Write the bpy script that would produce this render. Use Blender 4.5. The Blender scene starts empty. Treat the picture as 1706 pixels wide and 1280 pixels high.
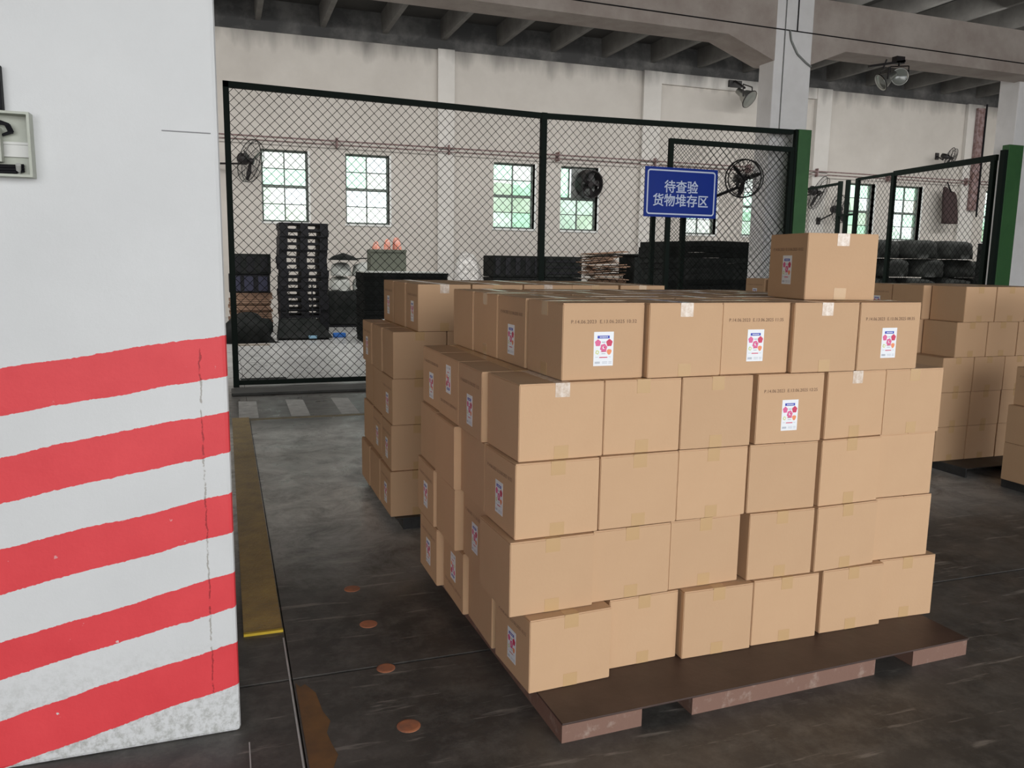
import bpy, bmesh, math, random
from mathutils import Vector, Matrix
random.seed(7)
C = bpy.context.scene.collection
PI = math.pi

# ------------------------------------------------------------------ camera
cd = bpy.data.cameras.new('camera'); cam = bpy.data.objects.new('camera', cd); C.objects.link(cam)
R_ = Vector((0.943088, -0.332170, 0.015719)); U_ = Vector((0.035284, 0.146955, 0.988514)); F_ = Vector((0.330665, 0.931701, -0.150312))
m = Matrix((( R_.x, U_.x, -F_.x, 0), (R_.y, U_.y, -F_.y, 0), (R_.z, U_.z, -F_.z, 1.4), (0, 0, 0, 1)))
cam.matrix_world = m
cd.sensor_width = 36; cd.sensor_fit = 'HORIZONTAL'; cd.lens = 1349.3 / 1706 * 36; cd.clip_end = 300; cd.clip_start = 0.05
bpy.context.scene.camera = cam

# ------------------------------------------------------------------ world, light, exposure
w = bpy.data.worlds.new('overcast_sky'); bpy.context.scene.world = w; w.use_nodes = True
bg = w.node_tree.nodes['Background']; bg.inputs[0].default_value = (0.93, 0.97, 1.0, 1); bg.inputs[1].default_value = 2.4
vs = bpy.context.scene.view_settings
vs.view_transform = 'Standard'; vs.look = 'None'; vs.gamma = 1; vs.use_curve_mapping = False; vs.exposure = 0.0
bpy.context.scene.display_settings.display_device = 'sRGB'

def area(name, loc, target, sx, sy, power, col=(1, 1, 1)):
    l = bpy.data.lights.new(name, 'AREA'); l.shape = 'RECTANGLE'; l.size = sx; l.size_y = sy; l.energy = power; l.color = col
    o = bpy.data.objects.new(name, l); C.objects.link(o); o.location = loc
    o.rotation_euler = (Vector(target) - Vector(loc)).to_track_quat('-Z', 'Z').to_euler(); return o
# daylight entering through the open loading side behind the camera
area('loading_bay_daylight', (3.8, -6.6, 2.2), (3.8, 10, 1.9), 17.5, 4.0, 610, (1.0, 0.985, 0.96))
# added fill light over the store bay, no roof opening behind it
area('store_bay_fill', (9.0, 12.6, 6.3), (9.0, 17.0, 0.0), 34, 1.0, 1350, (1.0, 0.985, 0.96))
# added warm fill from the left, no real fitting behind it
area('left_warm_fill', (-8.7, 6.0, 3.2), (1.0, 4.2, .6), 5, 1.5, 70, (1.0, 0.74, 0.50))

# ------------------------------------------------------------------ materials
def mat(name, col, rough=0.7, metal=0.0, noise=None, bump=None, emit=None, spec=None, rnd=0.0, coord='Object'):
    """noise=(scale, amount, col2) mixes a second colour; bump=(scale, strength)"""
    M = bpy.data.materials.new(name); M.use_nodes = True; nt = M.node_tree; N = nt.nodes; L = nt.links
    b = N['Principled BSDF']; b.inputs['Roughness'].default_value = rough; b.inputs['Metallic'].default_value = metal
    b.inputs['Base Color'].default_value = (*col, 1)
    if spec is not None: b.inputs['Specular IOR Level'].default_value = spec
    tc = N.new('ShaderNodeTexCoord'); src = None
    if noise:
        sc, lo, hi, c2 = noise
        n = N.new('ShaderNodeTexNoise'); n.inputs['Scale'].default_value = sc; n.inputs['Detail'].default_value = 8; n.inputs['Roughness'].default_value = .65
        L.new(tc.outputs[coord], n.inputs['Vector'])
        mr = N.new('ShaderNodeMapRange'); mr.inputs[1].default_value = lo; mr.inputs[2].default_value = hi
        L.new(n.outputs['Fac'], mr.inputs[0])
        mx = N.new('ShaderNodeMix'); mx.data_type = 'RGBA'; mx.inputs[6].default_value = (*col, 1); mx.inputs[7].default_value = (*c2, 1)
        L.new(mr.outputs[0], mx.inputs[0]); src = mx.outputs[2]
    if rnd:
        oi = N.new('ShaderNodeObjectInfo'); hs = N.new('ShaderNodeHueSaturation')
        mr2 = N.new('ShaderNodeMapRange'); mr2.inputs[3].default_value = 1 - rnd; mr2.inputs[4].default_value = 1 + rnd
        L.new(oi.outputs['Random'], mr2.inputs[0]); L.new(mr2.outputs[0], hs.inputs['Value'])
        if src: L.new(src, hs.inputs['Color'])
        else: hs.inputs['Color'].default_value = (*col, 1)
        src = hs.outputs[0]
    if src: L.new(src, b.inputs['Base Color'])
    if bump:
        n2 = N.new('ShaderNodeTexNoise'); n2.inputs['Scale'].default_value = bump[0]; n2.inputs['Detail'].default_value = 6
        L.new(tc.outputs[coord], n2.inputs['Vector'])
        bp = N.new('ShaderNodeBump'); bp.inputs['Strength'].default_value = bump[1]; bp.inputs['Distance'].default_value = 0.01
        L.new(n2.outputs['Fac'], bp.inputs['Height']); L.new(bp.outputs[0], b.inputs['Normal'])
    if emit:
        b.inputs['Emission Color'].default_value = (*col, 1); b.inputs['Emission Strength'].default_value = emit
    return M

def glass(name, tint, gloss=0.12):
    M = bpy.data.materials.new(name); M.use_nodes = True; nt = M.node_tree; N = nt.nodes; L = nt.links; N.clear()
    o = N.new('ShaderNodeOutputMaterial'); t = N.new('ShaderNodeBsdfTransparent'); t.inputs[0].default_value = (*tint, 1)
    g = N.new('ShaderNodeBsdfGlossy'); g.inputs['Roughness'].default_value = .1; mx = N.new('ShaderNodeMixShader'); mx.inputs[0].default_value = gloss
    L.new(t.outputs[0], mx.inputs[1]); L.new(g.outputs[0], mx.inputs[2]); L.new(mx.outputs[0], o.inputs[0]); return M

CARD = mat('corrugated_cardboard', (.57, .365, .215), .8, noise=(3.5, .3, .75, (.54, .34, .198)), bump=(90, .05), rnd=.04)
CARDF = mat('cardboard_flap', (.55, .35, .205), .72, noise=(5, .3, .75, (.51, .32, .185)), bump=(90, .05), rnd=.04)
TAPE = mat('clear_brown_tape', (.55, .357, .185), .2, spec=.45)
TAPEN = mat('fresh_clear_tape', (.60, .46, .35), .18, spec=.6, noise=(60, .42, .62, (.76, .66, .58)))
PAPER = mat('label_paper', (.82, .84, .88), .45)
INKB = mat('blue_ink', (.03, .06, .45), .5)
INKP = mat('pink_ink', (.72, .13, .30), .5)
INKR = mat('crimson_ink', (.60, .04, .11), .5)
INKO = mat('orange_ink', (.85, .28, .12), .5)
INKG = mat('lime_ink', (.62, .66, .25), .5)
INKGR = mat('grey_ink', (.35, .38, .45), .5)
STAMP = mat('date_stamp_ink', (.17, .10, .065), .8)
STEELP = mat('brown_painted_steel_plate', (.042, .024, .020), .5, noise=(6, .35, .8, (.078, .046, .037)), bump=(30, .08))
STEELF = mat('worn_brown_steel_edge', (.22, .125, .095), .5, .1, noise=(20, .55, .75, (.38, .29, .24)), bump=(40, .15))
def sooted(name, c1, c2):
    M = mat(name, c1, .85, noise=(.9, .35, .8, c2), bump=(8, .1)); nt = M.node_tree; N = nt.nodes; L = nt.links; b = N['Principled BSDF']
    src = b.inputs['Base Color'].links[0].from_socket; tc = [n for n in N if n.type == 'TEX_COORD'][0]
    sx = N.new('ShaderNodeSeparateXYZ'); L.new(tc.outputs['Object'], sx.inputs[0])
    mp = N.new('ShaderNodeMapping'); mp.inputs['Scale'].default_value = (2.2, 2.2, .5); L.new(tc.outputs['Object'], mp.inputs[0])
    n = N.new('ShaderNodeTexNoise'); n.inputs['Scale'].default_value = 1; n.inputs['Detail'].default_value = 6; L.new(mp.outputs[0], n.inputs['Vector'])
    a = N.new('ShaderNodeMath'); a.operation = 'MULTIPLY_ADD'; L.new(n.outputs['Fac'], a.inputs[0]); a.inputs[1].default_value = 1.1; L.new(sx.outputs['Z'], a.inputs[2])
    r = N.new('ShaderNodeMapRange'); r.inputs[1].default_value = 6.6; r.inputs[2].default_value = 7.15; r.inputs[4].default_value = .85; L.new(a.outputs[0], r.inputs[0])
    x = N.new('ShaderNodeMix'); x.data_type = 'RGBA'; L.new(r.outputs[0], x.inputs[0]); L.new(src, x.inputs[6]); x.inputs[7].default_value = (.13, .125, .12, 1)
    L.new(x.outputs[2], b.inputs['Base Color']); return M
WALLM = sooted('grimy_plaster_wall', (.60, .565, .52), (.50, .465, .425)); PILAST = sooted('pilaster_plaster', (.66, .635, .60), (.56, .535, .50))
WHITEC = mat('white_painted_concrete', (.86, .84, .84), .7, noise=(1.6, .4, .8, (.72, .70, .69)), bump=(12, .1))
BEAMC = mat('stained_concrete_beam', (.48, .42, .38), .85, noise=(1.2, .35, .75, (.28, .22, .19)), bump=(10, .2))
JOIST = mat('joist_concrete', (.15, .145, .135), .9, noise=(2, .35, .8, (.075, .07, .066)))
ROOF = mat('sooty_roof_deck', (.035, .034, .032), .95, noise=(1.5, .4, .8, (.06, .055, .05)))
SOOT = mat('sooty_wall_head', (.045, .045, .045), .9, noise=(1.1, .45, .75, (.15, .145, .14)))
FRAMEW = mat('window_frame_grey_green', (.16, .19, .17), .6)
SILLW = mat('window_reveal_white', (.75, .76, .74), .7)
FENCE = mat('dark_green_fence_paint', (.008, .014, .011), .7, spec=.15)
GPOST = mat('green_painted_post', (.045, .14, .045), .5, noise=(3, .4, .8, (.03, .10, .035)))
WIRE = mat('dark_fence_wire', (.008, .009, .008), .8, spec=.1)
BLACKP = mat('black_plastic', (.012, .012, .014), .6, spec=.2, noise=(6, .4, .8, (.025, .025, .03)))
BLACKM = mat('matt_black_sheet', (.008, .010, .009), .75, spec=.15, noise=(4, .4, .8, (.03, .03, .03)), rnd=.3)
GREYP = mat('grey_crate_plastic', (.13, .14, .11), .7)
BROWNW = mat('brown_flattened_cardboard', (.22, .13, .085), .85, noise=(12, .4, .7, (.34, .22, .15)), rnd=.2)
PALEC = mat('pale_scrap_board', (.46, .41, .35), .8, noise=(10, .4, .7, (.30, .25, .20)), rnd=.2)
SACKW = mat('white_woven_sack', (.50, .51, .48), .8, noise=(8, .4, .7, (.34, .36, .33)))
SACKD = mat('dark_grey_sack', (.020, .021, .020), .7, spec=.2, noise=(9, .35, .7, (.04, .043, .039)), bump=(14, .5))
ORANGE = mat('orange_netting', (.75, .20, .10), .6, noise=(20, .4, .6, (.70, .45, .40)))
BLUEP = mat('blue_plastic', (.03, .18, .62), .4)
LBLUE = mat('pale_blue_plastic', (.25, .45, .60), .4)
SIGNB = mat('sign_blue_enamel', (.004, .032, .30), .35, spec=.15)
SIGNW = mat('sign_white_print', (.66, .74, .92), .4)
FANM = mat('fan_black_metal', (.015, .012, .013), .45)
FANC = mat('fan_grey_cage', (.10, .09, .085), .45, .3)
ALU = mat('lamp_aluminium', (.45, .45, .42), .3, .8)
LENS = mat('lamp_lens_glass', (.20, .21, .19), .12, spec=.8)
ELEC = mat('grey_electric_box', (.42, .44, .38), .5, noise=(20, .4, .8, (.36, .37, .31)))
RAILM = mat('din_rail_zinc', (.50, .50, .48), .5, .2)
CABLE = mat('black_cable', (.008, .008, .010), .6, spec=.15)
YELLOW = mat('worn_yellow_brown_mat', (.50, .34, .10), .5, noise=(7, .3, .75, (.27, .18, .07)), bump=(60, .6))
YEDGE = mat('yellow_edge', (.62, .43, .03), .5)
OCHRE = mat('worn_ochre_paint', (.22, .11, .04), .55, noise=(6, .35, .75, (.09, .055, .035)))
LINEY = mat('faded_yellow_line', (.30, .24, .12), .7, noise=(8, .35, .7, (.14, .12, .09)))
LINEW = mat('faded_white_marking', (.62, .62, .60), .7, noise=(9, .3, .7, (.36, .36, .35)))
PLUGM = mat('rusty_floor_plug', (.46, .17, .08), .6, noise=(20, .4, .7, (.26, .12, .08)))
HEDGE = mat('hedge_leaves', (.62, .82, .62), .8, noise=(3, .3, .7, (.80, .90, .80)))
OUTG = mat('outside_concrete', (.45, .45, .43), .9)
GLASS = [glass('clear_glass', (.95, .98, .97)), glass('greenish_glass', (.80, .95, .86)), glass('dusty_glass', (.86, .88, .84))]
GREYD = mat('weathered_grey_metal', (.20, .21, .20), .5, .3)
RUSTY = mat('rusted_conduit', (.16, .09, .08), .7, noise=(10, .4, .6, (.30, .22, .22)))
CLEARB = mat('crumpled_clear_plastic', (.42, .40, .38), .25, noise=(14, .4, .65, (.75, .73, .70)), bump=(10, .8))

# dark concrete floor: worn patches, scratches, polished grey stretch with glare painted in
def floor_mat():
    M = bpy.data.materials.new('dark_worn_concrete'); M.use_nodes = True; nt = M.node_tree; N = nt.nodes; L = nt.links
    b = N['Principled BSDF']; tc = N.new('ShaderNodeTexCoord'); b.inputs['Specular IOR Level'].default_value = .6
    def noise(sc, det=8, ro=.65, dist=0, vec=None):
        n = N.new('ShaderNodeTexNoise'); n.inputs['Scale'].default_value = sc; n.inputs['Detail'].default_value = det
        n.inputs['Roughness'].default_value = ro; n.inputs['Distortion'].default_value = dist
        L.new(vec or tc.outputs['Object'], n.inputs['Vector']); return n.outputs['Fac']
    def rng(x, a, c, lo=0, hi=1):
        r = N.new('ShaderNodeMapRange'); r.inputs[1].default_value = a; r.inputs[2].default_value = c; r.inputs[3].default_value = lo; r.inputs[4].default_value = hi
        L.new(x, r.inputs[0]); return r.outputs[0]
    def mix(f, a, c):
        x = N.new('ShaderNodeMix'); x.data_type = 'RGBA'
        L.new(f, x.inputs[0])
        for s, v in ((6, a), (7, c)):
            if isinstance(v, tuple): x.inputs[s].default_value = (*v, 1)
            else: L.new(v, x.inputs[s])
        return x.outputs[2]
    base = mix(rng(noise(1.3), .35, .7), (.030, .029, .028), (.100, .090, .080))
    base = mix(rng(noise(9, 10, .75), .45, .75), base, (.14, .13, .118))
    mp = N.new('ShaderNodeMapping'); mp.inputs['Scale'].default_value = (1, 9, 1); mp.inputs['Rotation'].default_value = (0, 0, .9); L.new(tc.outputs['Object'], mp.inputs[0])
    base = mix(rng(noise(3, 6, .6, 0, mp.outputs[0]), .60, .67, 0, .8), base, (.24, .22, .195))
    base = mix(rng(noise(1.1, 10, .7, .4), .64, .72, 0, .6), base, (.22, .17, .06))
    # lighter floor towards the fenced store, reflected wall light painted in
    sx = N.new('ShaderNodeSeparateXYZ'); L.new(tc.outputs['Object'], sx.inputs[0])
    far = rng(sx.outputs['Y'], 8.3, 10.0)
    far_glare = mix(rng(noise(2.2, 8, .7), .3, .7), (.38, .38, .37), (.60, .60, .59))
    base = mix(far, base, far_glare)
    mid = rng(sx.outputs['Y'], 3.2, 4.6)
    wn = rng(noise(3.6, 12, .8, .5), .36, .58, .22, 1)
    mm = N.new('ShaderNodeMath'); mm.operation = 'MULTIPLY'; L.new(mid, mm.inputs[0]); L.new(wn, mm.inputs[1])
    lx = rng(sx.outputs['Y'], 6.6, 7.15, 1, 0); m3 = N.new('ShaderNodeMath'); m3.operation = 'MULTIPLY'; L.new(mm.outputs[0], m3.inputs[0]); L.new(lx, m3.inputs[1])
    base = mix(m3.outputs[0], base, (.80, .80, .78))  # worn polished concrete, plus wall and window glare painted into the colour
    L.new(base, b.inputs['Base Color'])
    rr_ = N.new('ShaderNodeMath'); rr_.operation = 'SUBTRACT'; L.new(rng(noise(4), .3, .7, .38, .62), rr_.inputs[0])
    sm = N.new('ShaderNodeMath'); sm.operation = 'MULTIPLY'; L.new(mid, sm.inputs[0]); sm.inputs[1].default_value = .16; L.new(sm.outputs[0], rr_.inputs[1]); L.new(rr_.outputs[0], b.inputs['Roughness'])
    bp = N.new('ShaderNodeBump'); bp.inputs['Strength'].default_value = .12; bp.inputs['Distance'].default_value = .01
    L.new(noise(30, 8, .7), bp.inputs['Height']); L.new(bp.outputs[0], b.inputs['Normal'])
    return M
FLOOR = floor_mat()

# white column with slanting red paint stripes
def stripe_mat():
    M = bpy.data.materials.new('white_column_with_red_stripes'); M.use_nodes = True; nt = M.node_tree; N = nt.nodes; L = nt.links
    b = N['Principled BSDF']; b.inputs['Roughness'].default_value = .55; tc = N.new('ShaderNodeTexCoord')
    sx = N.new('ShaderNodeSeparateXYZ'); L.new(tc.outputs['Object'], sx.inputs[0]); X = sx.outputs['X']; Z = sx.outputs['Z']
    def m2(op, a, c, k=None):
        n = N.new('ShaderNodeMath'); n.operation = op
        for i, v in enumerate((a, c)):
            if isinstance(v, (int, float)): n.inputs[i].default_value = v
            elif v is not None: L.new(v, n.inputs[i])
        return n.outputs[0]
    def noise(sc, det=6, ro=.6):
        n = N.new('ShaderNodeTexNoise'); n.inputs['Scale'].default_value = sc; n.inputs['Detail'].default_value = det; n.inputs['Roughness'].default_value = ro
        L.new(tc.outputs['Object'], n.inputs['Vector']); return n.outputs['Fac']
    def rng(x, a, c, lo=0, hi=1):
        r = N.new('ShaderNodeMapRange'); r.inputs[1].default_value = a; r.inputs[2].default_value = c; r.inputs[3].default_value = lo; r.inputs[4].default_value = hi
        L.new(x, r.inputs[0]); return r.outputs[0]
    def mix(f, a, c):
        x = N.new('ShaderNodeMix'); x.data_type = 'RGBA'; L.new(f, x.inputs[0])
        for s, v in ((6, a), (7, c)):
            if isinstance(v, tuple): x.inputs[s].default_value = (*v, 1)
            else: L.new(v, x.inputs[s])
        return x.outputs[2]
    slope = m2('SUBTRACT', .233, m2('MULTIPLY', Z, .078))
    t = m2('SUBTRACT', Z, m2('MULTIPLY', X, slope))
    wob = m2('ADD', m2('MULTIPLY', m2('SUBTRACT', noise(60, 3, .7), .5), .010), m2('MULTIPLY', m2('SUBTRACT', noise(3, 2), .5), .030))
    t = m2('ADD', t, wob)
    cr = N.new('ShaderNodeValToRGB'); cr.color_ramp.interpolation = 'CONSTANT'; L.new(m2('DIVIDE', t, 2.0), cr.inputs[0])
    e = cr.color_ramp.elements; e[0].position = 0; e[0].color = (0, 0, 0, 1); e[1].position = .148 / 2; e[1].color = (1, 1, 1, 1)
    for p, v in ((.277, 0), (.388, 1), (.485, 0), (.61, 1), (.73, 0), (.85, 1), (.968, 0), (1.07, 1), (1.182, 0)):
        k = e.new(p / 2); k.color = (v, v, v, 1)
    white = mix(rng(noise(1.5), .35, .75), (.62, .625, .63), (.55, .555, .56))
    # scuffed grey plaster near the floor
    low = rng(Z, .05, .32, 1, 0)
    scf = m2('MULTIPLY', low, rng(noise(38, 10, .8), .46, .60))
    white = mix(m2('MULTIPLY', scf, .75), white, (.30, .30, .28))
    red = mix(rng(noise(5, 6), .3, .7), (.62, .035, .045), (.70, .05, .06))
    chips = m2('MULTIPLY', rng(noise(26, 3, .6), .70, .715), rng(Z, .1, .8, 1, .15))
    fac = m2('MULTIPLY', cr.outputs[0], m2('SUBTRACT', 1, chips))
    col = mix(fac, white, red)
    # ragged vertical crack of the filled corner patch
    cx_ = m2('ADD', X, m2('MULTIPLY', m2('SUBTRACT', noise(22, 5, .7), .5), .022))
    d = m2('ABSOLUTE', m2('ADD', cx_, .072), None)
    crack = m2('MULTIPLY', rng(d, .0012, .0028, 1, 0), m2('MULTIPLY', rng(Z, 1.14, 1.15, 1, 0), rng(Z, .12, .14)))
    crack = m2('MULTIPLY', crack, rng(noise(40, 3), .42, .5))
    dk = mix(cr.outputs[0], (.30, .28, .25), (.28, .01, .015))
    col = mix(m2('MULTIPLY', crack, .85), col, dk)
    L.new(col, b.inputs['Base Color'])
    bp = N.new('ShaderNodeBump'); bp.inputs['Strength'].default_value = .25; bp.inputs['Distance'].default_value = .006
    L.new(m2('SUBTRACT', noise(14, 8, .7), m2('MULTIPLY', crack, .8)), bp.inputs['Height']); L.new(bp.outputs[0], b.inputs['Normal'])
    return M
STRIPE = stripe_mat()

# ------------------------------------------------------------------ mesh helpers
class G:
    def __init__(s): s.v = []; s.f = []; s.m = []
    def add(s, vs, fs, mi=0):
        n = len(s.v); s.v += [tuple(v) for v in vs]; s.f += [tuple(i + n for i in f) for f in fs]; s.m += [mi] * len(fs); return s
    def box(s, x0, x1, y0, y1, z0, z1, mi=0, M=None):
        v = [Vector((x, y, z)) for z in (z0, z1) for y in (y0, y1) for x in (x0, x1)]
        if M is not None: v = [M @ p for p in v]
        return s.add(v, [(0, 2, 3, 1), (4, 5, 7, 6), (0, 1, 5, 4), (2, 6, 7, 3), (0, 4, 6, 2), (1, 3, 7, 5)], mi)
    def tube(s, p, q, r, n=6, r2=None, mi=0, cap=True):
        p = Vector(p); q = Vector(q); d = (q - p)
        if d.length < 1e-9: return s
        d.normalize(); a = d.orthogonal().normalized(); b = d.cross(a); r2 = r if r2 is None else r2
        vs = [p + (a * math.cos(2 * PI * i / n) + b * math.sin(2 * PI * i / n)) * r for i in range(n)] + \
             [q + (a * math.cos(2 * PI * i / n) + b * math.sin(2 * PI * i / n)) * r2 for i in range(n)]
        fs = [(i, (i + 1) % n, n + (i + 1) % n, n + i) for i in range(n)]
        if cap: fs += [tuple(range(n))[::-1], tuple(range(n, 2 * n))]
        return s.add(vs, fs, mi)
    def path(s, pts, r, n=6, mi=0):
        for a, b in zip(pts[:-1], pts[1:]): s.tube(a, b, r, n, mi=mi)
        return s
    def torus(s, c, ax, R, r, n=28, k=6, mi=0):
        c = Vector(c); ax = Vector(ax).normalized(); a = ax.orthogonal().normalized(); b = ax.cross(a); vs = []
        for i in range(n):
            t = 2 * PI * i / n; e = a * math.cos(t) + b * math.sin(t)
            for j in range(k):
                u = 2 * PI * j / k; vs.append(c + e * (R + r * math.cos(u)) + ax * (r * math.sin(u)))
        fs = [(i * k + j, ((i + 1) % n) * k + j, ((i + 1) % n) * k + (j + 1) % k, i * k + (j + 1) % k) for i in range(n) for j in range(k)]
        return s.add(vs, fs, mi)
    def lathe(s, c, ax, prof, n=24, mi=0):
        c = Vector(c); ax = Vector(ax).normalized(); a = ax.orthogonal().normalized(); b = ax.cross(a); vs = []; k = len(prof)
        for i in range(n):
            t = 2 * PI * i / n; e = a * math.cos(t) + b * math.sin(t)
            for (r, h) in prof: vs.append(c + e * r + ax * h)
        fs = [(i * k + j, ((i + 1) % n) * k + j, ((i + 1) % n) * k + j + 1, i * k + j + 1) for i in range(n) for j in range(k - 1)]
        return s.add(vs, fs, mi)
    def mesh(s, name, mats):
        me = bpy.data.meshes.new(name); me.from_pydata(s.v, [], s.f); 
        for M in (mats if isinstance(mats, (list, tuple)) else [mats]): me.materials.append(M)
        me.polygons.foreach_set('material_index', s.m); me.update()
        bm = bmesh.new(); bm.from_mesh(me); bmesh.ops.recalc_face_normals(bm, faces=bm.faces); bm.to_mesh(me); bm.free(); return me
    def build(s, name, mats, parent=None, loc=None, bevel=0, smooth=False):
        o = bpy.data.objects.new(name, s.mesh(name, mats)); C.objects.link(o)
        if parent: o.parent = parent
        if loc: o.location = loc
        if bevel:
            b = o.modifiers.new('bevel', 'BEVEL'); b.width = bevel; b.segments = 2; b.limit_method = 'ANGLE'
        if smooth:
            for p in o.data.polygons: p.use_smooth = True
        return o
def put(name, me, parent=None, loc=None, rot=None):
    o = bpy.data.objects.new(name, me); C.objects.link(o)
    if parent: o.parent = parent
    if loc: o.location = loc
    if rot: o.rotation_euler = rot
    return o
def tag(o, label, cat, group=None):
    o['label'] = label; o['category'] = cat
    if group: o['group'] = group
    return o
def thing(name, label, cat, loc=(0, 0, 0), rz=0, group=None):
    o = bpy.data.objects.new(name, None); C.objects.link(o); o.location = loc; o.rotation_euler = (0, 0, rz); return tag(o, label, cat, group)
def struct(o): o['kind'] = 'structure'; return o
def stuff(o): o['kind'] = 'stuff'; return o
def sempty(name):
    o = bpy.data.objects.new(name, None); C.objects.link(o); return struct(o)
def text_mesh(s, size, mat_, depth=0.0, spacing=1.0, offset=0.0):
    cu = bpy.data.curves.new('lettering', 'FONT'); cu.body = s; cu.size = size; cu.extrude = depth; cu.space_character = spacing
    cu.align_x = 'CENTER'; cu.align_y = 'CENTER'; cu.resolution_u = 2; cu.offset = 0
    o = bpy.data.objects.new('lettering', cu); C.objects.link(o)
    dg = bpy.context.evaluated_depsgraph_get(); me = bpy.data.meshes.new_from_object(o.evaluated_get(dg))
    bpy.data.objects.remove(o); me.materials.clear(); me.materials.append(mat_); return me

# ------------------------------------------------------------------ room shell
WY = 20.0; RZ = 7.1
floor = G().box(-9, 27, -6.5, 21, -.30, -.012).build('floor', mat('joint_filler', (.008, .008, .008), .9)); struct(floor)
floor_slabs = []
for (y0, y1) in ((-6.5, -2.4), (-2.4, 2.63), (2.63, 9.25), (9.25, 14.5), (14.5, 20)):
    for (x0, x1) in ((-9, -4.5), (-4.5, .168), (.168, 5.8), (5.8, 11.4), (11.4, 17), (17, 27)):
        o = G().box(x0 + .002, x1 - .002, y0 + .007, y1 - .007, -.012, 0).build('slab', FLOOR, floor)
# floor paint and fittings
def paint(name, pts, M, z=.0012):
    n = len(pts); g = G().add([(x, y, 0) for x, y in pts] + [(x, y, z) for x, y in pts], [tuple(range(n))[::-1], tuple(range(n, 2 * n))] + [(i, (i + 1) % n, n + (i + 1) % n, n + i) for i in range(n)])
    return g.build(name, M, floor)
paint('yellow_line', [(.03, 7.235), (6.9, 7.20), (6.9, 7.27), (.03, 7.31)], LINEY)
for i in range(5):
    x = .08 + i * .443
    paint('white_stripe', [(x, 7.34), (x + .165, 7.33), (x + .175, 8.19), (x + .01, 8.23)], LINEW)
orr = random.Random(8); paint('ochre_strip', [(.176, -1.0), (.25, -1.0)] + [(.248 + orr.uniform(-.012, .012) - (max(0, y - 2.35) * .14), y) for y in [k * .06 for k in range(0, 43)]] + [(.205, 2.585), (.19, 2.57), (.176, 2.60)], OCHRE)
paint('chalk_line', [(.158, -1), (.1635, -1), (.1635, 2.95), (.158, 2.95)], LINEW)
paint('chalk_line', [(.020, 1), (.0235, 1), (.0235, 2.30), (.020, 2.30)], LINEW)
for (x, y, r) in ((.48, 2.24, .030), (.48, 2.61, .026), (.48, 2.97, .028), (.47, 3.33, .028)):
    G().lathe((x, y, 0), (0, 0, 1), [(r + .006, 0), (r + .006, .0015), (r, .003), (0, .003)], 20).build('floor_plug', PLUGM, floor)
G().box(.03, 5.0, 8.55, 8.9, 0, .03).build('kerb', mat('dark_kerb', (.035, .035, .032), .6, noise=(4, .4, .7, (.07, .07, .065))), floor, bevel=.008)

# anti-slip strip lying along the column
t = thing('floor_mat', 'worn yellow-brown floor strip beside the striped column with a bright yellow end', 'floor mat', (.09, 5.18, 0))
G().box(-.068, .072, -2.165, 2.17, 0, .006).build('mat_strip', YELLOW, t)
G().box(-.068, .074, -2.180, -2.165, 0, .010).build('edge_trim', YEDGE, t)

# back wall with its window openings
wins = [(.89, 1.94), (2.81, 3.86), (6.52, 7.63), (8.36, 9.42), (12.08, 13.10), (13.98, 15.03), (17.61, 18.62), (19.38, 20.46), (23.08, 24.12), (25.0, 26.0)]
Z0, Z1 = 2.22, 3.86
g = G(); xs = -9
for a, b in wins:
    g.box(xs, a, WY, WY + .3, Z0, Z1); xs = b
g.box(xs, 27, WY, WY + .3, Z0, Z1); g.box(-9, 27, WY, WY + .3, 0, Z0); g.box(-9, 27, WY, WY + .3, Z1, 6.42)
wall_back = struct(g.build('wall_back', WALLM))
for x0, x1 in ((-.55, -.12), (5.04, 5.46), (10.62, 11.15), (16.2, 16.72), (21.9, 22.5)):
    G().box(x0, x1, WY - .12, WY, 0, 6.42).build('pilaster', PILAST, wall_back, bevel=.01)
G().box(11.15, 16.2, WY - .10, WY, 6.12, 6.42).build('ledge', PILAST, wall_back, bevel=.01)
G().box(-9, 27, WY - .02, WY + .3, 6.42, RZ).build('wall_head', SOOT, wall_back)
struct(G().box(-9.3, -9, -6.5, 20.3, 0, RZ).build('wall_left', WALLM))
struct(G().box(27, 27.3, -6.5, 20.3, 0, RZ).build('wall_right', WALLM))
g = G().box(-9, 27, -6.8, -6.5, 5.4, RZ).box(-9, -6.5, -6.8, -6.5, 0, 5.4).box(15, 27, -6.8, -6.5, 0, 5.4)
struct(g.build('wall_front', WALLM))
ceiling = struct(G().box(-9, 27, -6.8, 20.3, RZ, RZ + .2).build('ceiling', ROOF))
x = .92 - 1.44 * 6
for x in [.92 + 1.425 * k for k in range(-6, 18)]:
    g = G(); y0, y1, a, b_ = -6.4, WY - .02, .058, .085
    g.add([(x - a, y0, 6.64), (x + a, y0, 6.64), (x + b_, y0, RZ), (x - b_, y0, RZ), (x - a, y1, 6.64), (x + a, y1, 6.64), (x + b_, y1, RZ), (x - b_, y1, RZ)],
          [(0, 1, 2, 3), (4, 7, 6, 5), (0, 4, 5, 1), (1, 5, 6, 2), (3, 2, 6, 7), (0, 3, 7, 4)])
    g.build('joist', JOIST, ceiling)

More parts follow.
